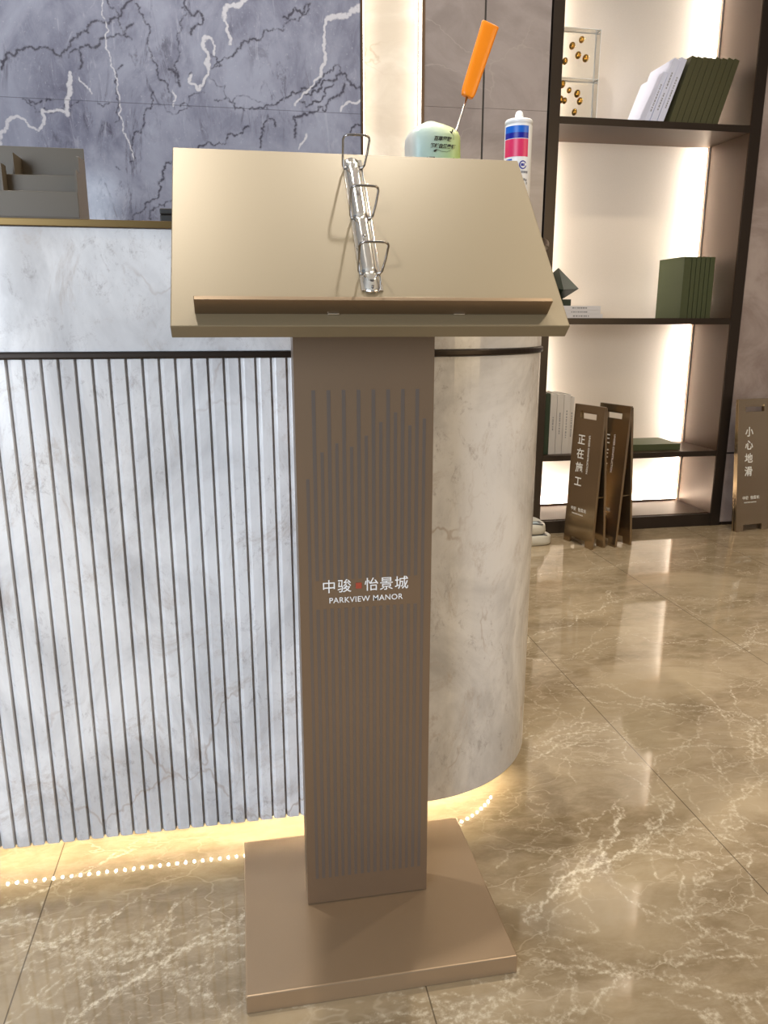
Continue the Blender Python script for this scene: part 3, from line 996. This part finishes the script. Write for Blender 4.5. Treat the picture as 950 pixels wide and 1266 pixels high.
link('side_panel', stepped(ox1 - t, ox1), M['organizer'], org)
link('side_panel', stepped(ox0, ox0 + t), M['organizer'], org)
link('divider', boxes((-0.3395, -0.3370, 1.3872, 1.439, TZ + 0.004, 1.261)), M['organizer'], org)
link('divider', boxes((-0.3510, -0.3485, 1.3572, 1.3838, TZ + 0.004, 1.240)), M['organizer'], org)
link('divider', boxes((-0.4500, -0.4475, 1.3872, 1.439, TZ + 0.004, 1.261)), M['organizer'], org)

# --- dark case whose end shows beside the lectern top
case = thing('dark_case', 'small dark case on the counter, its end just showing left of the lectern top', 'case', (-0.06, 1.42, TZ))
link('case_body', boxes((-0.1185, -0.01, 1.37, 1.46, TZ + 0.0003, TZ + 0.014)), M['dark_case'], case, bevel=0.002)
link('case_lid', boxes((-0.1185, -0.01, 1.37, 1.46, TZ + 0.0145, TZ + 0.024)), M['dark_case'], case, bevel=0.002)

# --- tissue pack
tp = thing('tissue_pack', 'pale green and blue plastic tissue pack standing on the counter behind the lectern', 'tissue pack', (0.3665, 1.50, TZ))
bm = bmesh.new()
rng = random.Random(3)
rows = []
H = 0.198
for k in range(25):
    u = k / 24
    z = H * u
    e = min(1.0, u / 0.10)
    tshr = (1 - max(0, (u - 0.84) / 0.16) ** 2.6 * 0.62) * (0.90 + 0.10 * math.sin(e * PI / 2))
    row = []
    for j in range(48):
        an = 2 * PI * j / 48
        c, s = math.cos(an), math.sin(an)
        n = 4.2
        rr = (abs(c) ** n + abs(s) ** n) ** (-1 / n)
        wob = 1 + 0.008 * math.sin(5 * an + 9 * u) + 0.006 * math.sin(11 * an - 17 * u)
        row.append(bm.verts.new((0.0485 * rr * c * tshr * wob, 0.040 * rr * s * tshr * wob,
                                 z + 0.004 * math.sin(3 * an + 1) * max(0, u - 0.8) * 5 * (0.4))))
    rows.append(row)
for r0, r1 in zip(rows, rows[1:]):
    for j in range(48):
        bm.faces.new((r0[j], r0[(j + 1) % 48], r1[(j + 1) % 48], r1[j])).smooth = True
bm.faces.new(rows[0][::-1])
bm.faces.new(rows[-1])
wrap = link('wrapper', bm, M['tissue'], tp, local=True)
FY = -0.0425
b = bmesh.new()
merge(b, place(text_bm('百草萃取', 0.0082, 0.03, 0.0001, 0.98, 0.22), (-0.0085, FY, 0.1625), (1, 0, -0.03), (0.03, 0, 1)))
merge(b, place(text_bm('舒缓自然柔韧', 0.0078, 0.03, 0.0001, 0.98, 0.22), (-0.0150, FY, 0.1505), (1, 0, -0.03), (0.03, 0, 1)))


def leaf(bm, x, z, L, an):
    pts = []
    for k in range(12):
        q = 2 * PI * k / 12
        lx, lz = L * math.cos(q), 0.42 * L * math.sin(q) * (1 - 0.4 * math.cos(q))
        pts.append(bm.verts.new((x + lx * math.cos(an) - lz * math.sin(an), FY, z + lx * math.sin(an) + lz * math.cos(an))))
    bm.faces.new(pts)


leaf(b, 0.0235, 0.1760, 0.0032, R(140))
leaf(b, 0.0262, 0.1790, 0.0030, R(80))
leaf(b, -0.0050, 0.1450, 0.0036, R(30))
leaf(b, -0.0195, 0.1330, 0.0016, R(20))
leaf(b, 0.0290, 0.1330, 0.0016, R(60))
tube(b, [(0.0255, FY, 0.175), (0.0282, FY, 0.170), (0.0285, FY, 0.1635)], 0.0003, 5)
tube(b, [(-0.003, FY, 0.1472), (0.006, FY, 0.1440), (0.016, FY, 0.1432), (0.024, FY, 0.1462)], 0.0003, 5)
for i, x in enumerate((-0.0155, -0.0125, -0.0095, -0.0075)):
    box(b, x, x + 0.0018, FY - 0.0001, FY, 0.1328, 0.1344)
o = link('print', b, M['black_print'], wrap, local=True)
o['label'] = 'black slanted lettering with leaf sprigs on the wrapper'

# --- brush with the orange handle, leaning behind the pack
br = thing('brush', 'orange handled roller brush leaning up behind the green tissue pack', 'brush', (0.372, 1.566, TZ))
ax = Vector((0.335, 0.0, 1.0)).normalized()
base = Vector((0.366, 1.566, TZ + 0.016))
bm = bmesh.new()
tube(bm, [base, base + ax * 0.27], 0.0021, 10)
tube(bm, [base + Vector((-0.004, 0, 0)), base + Vector((0.07, 0, 0))], 0.0021, 10)
link('rod', bm, M['steel'], br)
bm = bmesh.new()
side = Vector((ax.z, 0, -ax.x))
hb = base + ax * 0.262
rows = []
for k in range(21):
    u = k / 20
    w = 0.0138 + 0.0032 * u
    if u < 0.06:
        w *= 0.80 + 0.2 * u / 0.06
    th = 0.0075 - 0.0018 * u
    if u > 0.95:
        w *= 1.03
    row = []
    for j in range(20):
        an = 2 * PI * j / 20
        c, s = math.cos(an), math.sin(an)
        rr = (abs(c) ** 4 + abs(s) ** 4) ** -0.25
        row.append(bm.verts.new(hb + ax * (0.134 * u) + side * (w * rr * c) + Vector((0, th * rr * s, 0))))
    rows.append(row)
for r0, r1 in zip(rows, rows[1:]):
    for j in range(20):
        bm.faces.new((r0[j], r0[(j + 1) % 20], r1[(j + 1) % 20], r1[j])).smooth = True
bm.faces.new(rows[0][::-1])
bm.faces.new(rows[-1])
link('handle', bm, M['orange'], br, bevel=0.0015)
bm = bmesh.new()
lathe(bm, [(0.012, 0.0), (0.0155, 0.003), (0.0155, 0.047), (0.012, 0.05)], (0, 0), 24)
bmesh.ops.transform(bm, matrix=Matrix.Translation((0.376, 1.566, TZ + 0.0158)) @ Matrix.Rotation(PI / 2, 4, 'Y'), verts=bm.verts)
link('roller', bm, M['foam'], br)

# --- sealant cartridge
sc = thing('sealant_cartridge', 'white sealant tube with blue and pink bands on the counter beside the lectern top', 'sealant tube', (0.5145, 1.45, TZ))
bm = bmesh.new()
lathe(bm, [(0.0238, 0.0002), (0.0245, 0.002), (0.0245, 0.1885), (0.0238, 0.1905), (0.0250, 0.191), (0.0250, 0.1965), (0.0235, 0.1985), (0.010, 0.2000)], (0, 0), 40)
body = link('tube', bm, M['white_plastic'], sc, local=True)
bm = bmesh.new()
lathe(bm, [(0.0078, 0.1995), (0.0076, 0.207), (0.0062, 0.2120), (0.0030, 0.2146)], (0, 0), 24)
link('nozzle_cap', bm, M['white_plastic'], sc, local=True)


def band(bm, a0, a1, z0, z1, mi, r=0.0247, n=28):
    pv = None
    for k in range(n + 1):
        an = R(a0 + (a1 - a0) * k / n)
        q = [bm.verts.new((r * math.cos(an), r * math.sin(an), z)) for z in (z0, z1)]
        if pv:
            f = bm.faces.new((pv[0], q[0], q[1], pv[1]))
            f.material_index = mi
            f.smooth = True
        pv = q


bm = bmesh.new()
A0, A1 = 180, 296
band(bm, A0, A1, 0.1745, 0.1858, 0)
band(bm, A0, A1, 0.1650, 0.1745, 1)
band(bm, A0, A1, 0.1345, 0.1640, 2)
band(bm, 196, 226, 0.1285, 0.1310, 0)


def on_tube(bm, ang, z):
    """wrap a flat XY mesh (front +Z) on the tube"""
    for v in bm.verts:
        an = R(ang) + v.co.x / 0.0248
        v.co = Vector(((0.0248 + v.co.z) * math.cos(an), (0.0248 + v.co.z) * math.sin(an), z + v.co.y))
    return bm


rg = bmesh.new()
n = 40
for k in range(n):
    a0_, a1_ = 2 * PI * k / n, 2 * PI * (k + 1) / n
    if k < 3 or k > 38:
        continue
    q = [(0.0072 * math.cos(a0_), 0.0072 * math.sin(a0_)), (0.0072 * math.cos(a1_), 0.0072 * math.sin(a1_)),
         (0.0053 * math.cos(a1_), 0.0053 * math.sin(a1_)), (0.0053 * math.cos(a0_), 0.0053 * math.sin(a0_))]
    rg.faces.new([rg.verts.new((x, y, 0.0001)) for x, y in q])
for x in (-0.0036, -0.0012, 0.0012):
    box(rg, x, x + 0.0019, -0.0022, 0.0024, 0.00005, 0.0001)
merge(bm, on_tube(rg, 274, 0.1205), 3)
sb = bmesh.new()
for k, (x, w) in enumerate(((-0.0055, 0.0022), (-0.0027, 0.0018), (-0.0003, 0.0026), (0.0029, 0.002), (0.0055, 0.0024))):
    box(sb, x, x + w, -0.002, 0.002, 0.00005, 0.0001)
merge(bm, on_tube(sb, 280, 0.1085), 4)
sb = boxes((-0.004, -0.001, -0.002, 0.002, 0.00005, 0.0001), (0.0, 0.003, -0.003, 0.001, 0.00005, 0.0001), (0.002, 0.004, -0.008, -0.004, 0.00005, 0.0001))
merge(bm, on_tube(sb, 288, 0.096), 4)
o = link('label_print', bm, [M['blue_print'], M['navy_print'], M['pink_print'], M['navy_print'], M['letter_grey']], body, local=True)
o['label'] = 'blue and pink printed bands with a round logo'

# ================================================================== bookcase
bc = thing('bookcase', 'tall dark bronze framed bookcase with strip-lit beige back built into the wall', 'bookcase', (1.86, 3.6, 0))
IX0, IX1 = 1.402, 2.316
BYF, BYB = 3.432, 3.762
link('upright', boxes((BX0, IX0, BYF, 3.79, 0.0, 3.3)), M['frame_dark'], bc, bevel=0.001)
link('upright', boxes((IX1 + 0.003, BX1, BYF, 3.79, 0.0, 3.3)), M['frame_dark'], bc, bevel=0.001)
link('side_lining', boxes((IX1, IX1 + 0.0028, BYF + 0.004, BYB - 0.001, 0.067, 3.24)), M['frame_brown'], bc)
link('back_panel', boxes((IX0, IX1 + 0.003, BYB, 3.785, 0.03, 3.28)), M['fabric'], bc)
link('base_board', boxes((IX0 + 0.0005, IX1 + 0.0025, BYF + 0.003, BYB - 0.001, 0.0, 0.062)), M['frame_dark'], bc, bevel=0.001)
link('bottom_liner', boxes((IX0 + 0.0005, IX1 - 0.0005, BYF + 0.02, BYB - 0.001, 0.0622, 0.066)), M['frame_brown'], bc)
SH = [(0.361, 0.386), (0.998, 1.025), (1.842, 1.870), (2.69, 2.718), (3.25, 3.28)]
for z0, z1 in SH:
    s = link('shelf', boxes((IX0 + 0.0005, IX1 - 0.0005, BYF + 0.006, BYB - 0.001, z0, z1)), M['frame_brown'], bc)
    link('shelf_edge', boxes((IX0 + 0.0005, IX1 - 0.0005, BYF + 0.001, BYF + 0.0058, z0 - 0.001, z1 + 0.0005)), M['frame_dark'], s)
zz = [0.068] + [v for ab in SH for v in ab][:-1]
for z0, z1 in zip(zz[0::2], zz[1::2]):
    for xs_, sg in ((IX1 - 0.0008, -1), (IX0 + 0.0008, 1)):
        # slim profile on the side lining, its diffuser turned to the back panel
        ya = BYB - 0.028
        tri = [(xs_, ya), (xs_ + sg * 0.006, ya), (xs_, ya + 0.006)]
        bm = bmesh.new()
        lo = [bm.verts.new((x, y, z0 + 0.002)) for x, y in tri]
        hi = [bm.verts.new((x, y, z1 - 0.002)) for x, y in tri]
        bm.faces.new(lo)
        bm.faces.new(hi)
        for i in range(3):
            f = bm.faces.new((lo[i], lo[(i + 1) % 3], hi[(i + 1) % 3], hi[i]))
            f.material_index = 1 if i == 1 else 0
        link('light_strip', bm, [M['fabric'], M['led']], bc)
bm = bmesh.new()
tri = [(BYB - 0.024, 0.0665), (BYB - 0.024, 0.0765), (BYB - 0.014, 0.0665)]
lo = [bm.verts.new((IX0 + 0.012, y, z)) for y, z in tri]
hi = [bm.verts.new((IX1 - 0.012, y, z)) for y, z in tri]
bm.faces.new(lo)
bm.faces.new(hi)
for i in range(3):
    f = bm.faces.new((lo[i], lo[(i + 1) % 3], hi[(i + 1) % 3], hi[i]))
    f.material_index = 1 if i == 1 else 0
link('light_strip', bm, [M['frame_brown'], M['led']], bc)


def book_parts(root, w, h, d, mc, ticks=None):
    """upright book: spine at local y=0 facing -y, x 0..w, depth d, standing on z=0"""
    tb = 0.0022
    bm = boxes((0, tb, 0.0006, d, 0, h), (w - tb, w, 0.0006, d, 0, h), (0, w, 0, 0.0022, 0, h))
    link('cover', bm, mc, root, local=True, bevel=0.0005)
    link('pages', boxes((tb + 0.0003, w - tb - 0.0003, 0.003, d - 0.003, 0.003, h - 0.003)), M['pages'], root, local=True)
    if ticks:
        b = bmesh.new()
        r = random.Random(int(w * 1e5) + int(h * 1e4) + ticks[0])
        for (z0, z1) in ticks[1]:
            z = z1
            while z > z0:
                L = r.uniform(0.004, 0.011)
                box(b, w * 0.5 - 0.0028, w * 0.5 + 0.0028, -0.0003, 0.0001, z - L, z)
                z -= L + r.uniform(0.0015, 0.006)
        link('spine_print', b, M['letter_grey'], root, local=True)


def book(label, w, h, d, mc, loc, roty=0.0, rotz=0.0, group=None, ticks=None):
    r = thing('book', label, 'book', loc, 0.0, group)
    r.rotation_euler = (0, roty, rotz)
    book_parts(r, w, h, d, mc, ticks)
    return r


def lean_book(label, xr, w, h, d, mc, y, z, ang, group=None, ticks=None):
    """leans to the right, standing on its lower right edge at x = xr"""
    q = R(ang)
    # local point (w,0,0) must land on (xr, y, z)
    off = Vector((w * math.cos(q), 0, -w * math.sin(q)))
    return book(label, w, h, d, mc, (xr - off.x, y, z - off.z), q, 0.0, group, ticks)


S1 = 1.8712
white_lab = ['shortest white book, leaning leftmost beside the green books on the upper shelf',
             'taller cool white book leaning second from the green books on the upper shelf',
             'cool white book leaning right against the olive green books on the upper shelf']
lean_book(white_lab[0], 1.846, 0.021, 0.222, 0.205, M['book_cool'], 3.49, S1, 20.5, 'white books leaning on the upper shelf', (1, [(0.05, 0.17)]))
lean_book(white_lab[1], 1.879, 0.0285, 0.278, 0.21, M['book_cool'], 3.485, S1, 20.0, 'white books leaning on the upper shelf', (2, [(0.06, 0.13), (0.15, 0.22)]))
lean_book(white_lab[2], 1.912, 0.0285, 0.282, 0.21, M['book_cool'], 3.483, S1, 19.5, 'white books leaning on the upper shelf', (3, [(0.07, 0.2)]))
ordn = ['leftmost', 'second from the left', 'third from the left', 'fourth from the left', 'fifth from the left', 'third from the right',
        'second from the right', 'rightmost']
for i in range(8):
    lean_book(f'olive green book leaning on the upper shelf, {ordn[i]} of the eight', 1.966 + 0.0303 * i, 0.0266, 0.288 - 0.002 * (i % 2), 0.215,
              M['green'], 3.478, S1, 17.6 - 0.15 * i, 'olive green books on the upper shelf')
S2 = 1.0262
xs = 2.090
lab2 = ['wide leaf green book on the middle shelf, its front cover facing left', 'green book standing just right of the wide one on the middle shelf',
        'third green book from the left on the middle shelf', 'fourth green book from the left on the middle shelf',
        'green book second from the right end on the middle shelf', 'green book at the right end of the middle shelf row']
for i, w in enumerate((0.037, 0.0205, 0.0205, 0.0205, 0.0205, 0.0245)):
    book(lab2[i], w, 0.283, 0.228, M['green2'], (xs, 3.50, S2), 0, 0, 'green books standing on the middle shelf')
    xs += w + 0.0032
S3 = 0.3872
book('dark green book standing against the left upright on the low shelf', 0.030, 0.292, 0.21, M['dark_green'], (1.4105, 3.468, S3))
lab3 = ['white spined book standing next to the dark green one on the low shelf', 'white spined book in the middle of the white row on the low shelf',
        'white spined book with bold print, third of the white row on the low shelf']
xs = 1.4425
for i in range(3):
    book(lab3[i], 0.0325, 0.290 - 0.002 * i, 0.21, M['book_grey'], (xs, 3.470, S3), 0, 0, 'white books standing on the low shelf',
         (10 + i, [((0.12, 0.18), (0.10, 0.2), (0.08, 0.21))[i]]))
    xs += 0.0340
book('thin shorter pale book ending the white row, half behind the floor sign', 0.020, 0.272, 0.20, M['book_grey'], (xs + 0.0005, 3.476, S3), 0, 0, None, (14, [(0.08, 0.2)]))


def flat_book(label, w, d, t, mc, loc, rotz=0, group=None, ticks=None):
    r = thing('book', label, 'book', loc, rotz, group)
    tb = 0.0022
    link('cover', boxes((-w / 2, w / 2, 0.0006, d, 0, tb), (-w / 2, w / 2, 0.0006, d, t - tb, t), (-w / 2, w / 2, 0, 0.0022, 0, t)), mc, r, local=True, bevel=0.0005)
    link('pages', boxes((-w / 2 + 0.003, w / 2 - 0.003, 0.003, d - 0.003, tb + 0.0002, t - tb - 0.0002)), M['pages'], r, local=True)
    if ticks:
        b = bmesh.new()
        q = random.Random(ticks)
        x = -0.02
        while x < w / 2 - 0.07:
            L = q.uniform(0.004, 0.010)
            box(b, x, x + L, -0.0003, 0.0001, t * 0.35, t * 0.65)
            x += L + q.uniform(0.002, 0.006)
        link('spine_print', b, M['letter_grey'], r, local=True)
    return r


flat_book('large olive green book lying flat on the low shelf behind the floor signs', 0.30, 0.215, 0.031, M['green2'], (1.999, 3.488, S3))
zf = S2
for i, (lab, w, t_, x) in enumerate((('white book lying at the bottom of the flat stack on the middle shelf', 0.262, 0.0195, 1.588),
                                     ('white book in the middle of the flat stack on the middle shelf', 0.258, 0.0170, 1.578),
                                     ('white book on top of the flat stack, under the green polyhedron', 0.250, 0.0195, 1.582))):
    flat_book(lab, w, 0.17, t_, M['book_white'], (x, 3.555, zf), 0, 'white books lying in a stack on the middle shelf', 20 + i)
    zf += t_ + 0.0004

# --- faceted sculpture on the stack
pz = zf
ps = thing('polyhedron_ornament', 'dark green faceted polyhedron ornament standing on a stack of white books', 'ornament', (1.512, 3.64, pz))
bm = bmesh.new()
mid = 0.085
top = bm.verts.new((0.006, 0.0, mid + 0.092))
bot = bm.verts.new((0.0, 0.0, 0.012))
eq = [bm.verts.new((q * math.cos(an), q * math.sin(an), mid + dz)) for an, dz, q in ((R(-4), -0.004, 0.112), (R(86), 0.0, 0.105), (R(176), 0.006, 0.098), (R(266), -0.012, 0.105))]
for i in range(4):
    bm.faces.new((eq[i], eq[(i + 1) % 4], top))
    bm.faces.new((eq[(i + 1) % 4], eq[i], bot))
link('faceted_body', bm, M['poly'], ps, local=True)
bm = bmesh.new()
prism(bm, [(-0.055, -0.055), (0.055, -0.055), (0.055, 0.055), (-0.055, 0.055)], 0.0003, 0.030)
link('foot', bm, M['poly'], ps, local=True, bevel=0.001)

# --- acrylic blocks with gold drops
PX = lambda px: 1.444 + (px - 691) * 0.0038
PZ = lambda py: 2.269 - (py - 34) * 0.003165
drops = [(325, 175, 1.0), (205, 265, 1.1), (290, 385, 1.1), (390, 420, 1.15), (120, 475, 1.05),
         (100, 790, 1.15), (195, 865, 0.9), (305, 905, 1.15), (85, 1000, 1.2), (140, 1010, 0.95), (345, 1005, 1.1), (280, 1160, 1.0)]
for lab, z0, z1, sel in (('clear acrylic block with gold beads, lower of the two on the upper shelf', S1, 2.068, [d for d in drops if d[1] > 700]),
                         ('clear acrylic block with gold beads, stacked upper of the two on the upper shelf', 2.0685, 2.268, [d for d in drops if d[1] < 700])):
    ac = thing('acrylic_block', lab, 'ornament', (1.53, 3.61, z0), 0, 'acrylic blocks with gold beads')
    x0, x1, y0, y1 = 1.418, 1.640, 3.585, 3.640
    link('block', boxes((x0, x1, y0, y1, z0 + 0.0003, z1)), M['acrylic'], ac)
    e = 0.0022
    bm = bmesh.new()
    for (ya, yb) in ((y0 - 0.0003, y0 + e), (y1 - e, y1 + 0.0003)):
        box(bm, x1 - e, x1 + 0.0003, ya, yb, z0 + 0.0004, z1)
        box(bm, x0 - 0.0003, x0 + e, ya, yb, z0 + 0.0004, z1)
        box(bm, x0, x1, ya, yb, z1 - e, z1 + 0.0001)
    box(bm, x1 - e, x1 + 0.0003, y0, y1, z1 - e, z1 + 0.0001)
    link('edges', bm, M['edge_glint'], ac)  # painted bright rims, clear acrylic in reality
    for px, py, s in sel:
        X, Z = PX(690 + px * 0.0948), PZ(30 + py * 0.0948)
        bm = bmesh.new()
        bmesh.ops.create_uvsphere(bm, u_segments=20, v_segments=12, radius=0.0138 * s)
        bmesh.ops.transform(bm, matrix=Matrix.Translation((X, 3.606, Z)) @ Matrix.Rotation(R(20), 4, 'Y') @ Matrix.Diagonal((0.88, 0.8, 1.08, 1)), verts=bm.verts)
        for f in bm.faces:
            f.smooth = True
        link('gold_bead', bm, M['gold'], ac)

# ================================================================== floor signs


def sign(label, loc, yaw, chars, sub=None, lean=0.024, spread=0.081, W=0.197, H=0.645, T=0.012, group=None):
    """A-frame: local x across the face, -y to the viewer; hinge at the top"""
    r = thing('floor_sign', label, 'floor sign', loc, yaw, group)
    us = [0, W * 0.21, W * 0.76, W]
    zs = [0.0, 0.031, H - 0.062, H - 0.028, H]
    front = lambda u, v, z: (u, v + lean * z / H, z)
    back = lambda u, v, z: (u, spread - T + v - (spread - lean - T - 0.004) * z / H, z)
    bm = bmesh.new()
    plate(bm, us, zs, {(1, 0), (1, 2)}, T, to=front)
    fp = link('front_panel', bm, M['sign'], r, local=True)
    bm = bmesh.new()
    plate(bm, us, [0.0, 0.031, H - 0.072, H - 0.038, H - 0.006], {(1, 0), (1, 2)}, T, to=back)
    link('rear_panel', bm, M['sign'], r, local=True)
    y0, y1 = front(0, T, 0.24)[1], back(0, 0, 0.24)[1]
    for xa in (W - 0.016, 0.010):
        link('brace', boxes((xa, xa + 0.006, y0 + 0.0003, y1 - 0.0003, 0.236, 0.240)), M['sign'], r, local=True)
    ez = Vector((0, lean / H, 1))
    at = lambda u, z: (u, lean * z / H - 0.0006, z)
    b = bmesh.new()
    merge(b, place(text_bm(chars, 0.050, 0.016, 0.00015, 1.0, 0, 'LEFT', 0.0645), at(W * 0.335 - 0.026, H - 0.176), (1, 0, 0), ez))
    if sub:
        b2 = bmesh.new()
        merge(b2, place(text_bm(sub, 0.0150, 0.012, 0.00015, 1.02), at(W * 0.575, H - 0.134), -ez, (1, 0, 0)))
        o = link('side_lettering', b2, M['sign_text'], fp, local=True)
        o['label'] = 'small white lettering running down the front panel'
    o = link('lettering', b, M['sign_text'], fp, local=True)
    o['label'] = 'large white lettering on the front panel'
    b = bmesh.new()
    merge(b, place(text_bm('中骏  怡景城', 0.0185, 0.015, 0.00015, 1.06), at(W * 0.17, H - 0.487), (1, 0, 0), ez))
    merge(b, place(text_bm('PARKVIEW MANOR', 0.0088, 0.012, 0.00015, 1.0), at(W * 0.22, H - 0.506), (1, 0, 0), ez))
    o = link('small_lettering', b, M['sign_text'], fp, local=True)
    o['label'] = 'small white two-line name near the foot of the panel'
    return r


yw = math.atan2(-0.96381, 0.26659)
sign('bronze folding floor sign reading 正在施工, nearer of the pair before the bookcase', (1.481, 3.322, 0.0003), yw, '正在施工', 'UNDER CONSTRUCTION')
sign('bronze folding floor sign mostly hidden behind the front one before the bookcase', (1.604, 3.339, 0.0003), yw, '正在施工', 'UNDER CONSTRUCTION', lean=0.034, spread=0.103)
sign('bronze folding floor sign reading 小心地滑, standing right of the bookcase', (2.372, 3.292, 0.0003), R(9), '小心地滑', None, lean=0.075, spread=0.030, W=0.21)

# ================================================================== wrapped bundles on the floor


def pillow(bm, w, d, h, z0, seed, n=3.0):
    r = random.Random(seed)
    ph = [r.uniform(0, 6.28) for _ in range(6)]
    rows = []
    NL = 14
    for k in range(NL + 1):
        u = -1 + 2 * k / NL
        prof = (1 - abs(u) ** n) ** (1 / n) if abs(u) < 1 else 0.0
        prof = max(prof, 0.45)
        row = []
        for j in range(44):
            an = 2 * PI * j / 44
            c, s = math.cos(an), math.sin(an)
            rr = (abs(c) ** 5 + abs(s) ** 5) ** -0.2
            q = 1 - 0.16 * (1 - prof)
            wob = 1 + 0.012 * math.sin(4 * an + ph[0] + 3 * u) + 0.008 * math.sin(9 * an + ph[1])
            row.append(bm.verts.new((w / 2 * rr * c * q * wob, d / 2 * rr * s * q * wob,
                                     z0 + h / 2 + h / 2 * u * (1 - 0.10 * (abs(c * rr) ** 3) * (1 if u > 0 else 0)))))
        rows.append(row)
    for r0, r1 in zip(rows, rows[1:]):
        for j in range(44):
            bm.faces.new((r0[j], r0[(j + 1) % 44], r1[(j + 1) % 44], r1[j])).smooth = True
    bm.faces.new(rows[0][::-1])
    bm.faces.new(rows[-1])


for lab, x, y, z, w, h, rz, sd in (('white plastic wrapped bundle lying on the floor by the counter, under another', 1.275, 3.315, 0.0004, 0.235, 0.050, 3, 1),
                                   ('white plastic wrapped bundle lying on top of another by the counter', 1.262, 3.325, 0.0508, 0.215, 0.052, -4, 2)):
    r = thing('wrapped_bundle', lab, 'bundle', (x, y, z), R(rz), 'wrapped bundles on the floor')
    bm = bmesh.new()
    pillow(bm, w, 0.17, h, 0, sd)
    wr = link('wrapping', bm, M['wrap'], r, local=True)
    b = boxes((-0.02, 0.085, -0.078, -0.020, h - 0.0042, h + 0.0004))
    link('printed_patch', b, M['wrap_dark'], wr, local=True)
    b = boxes((-0.005, 0.070, -0.064, -0.030, h + 0.0004, h + 0.0008))
    link('printed_patch', b, M['wrap_blue'], wr, local=True)
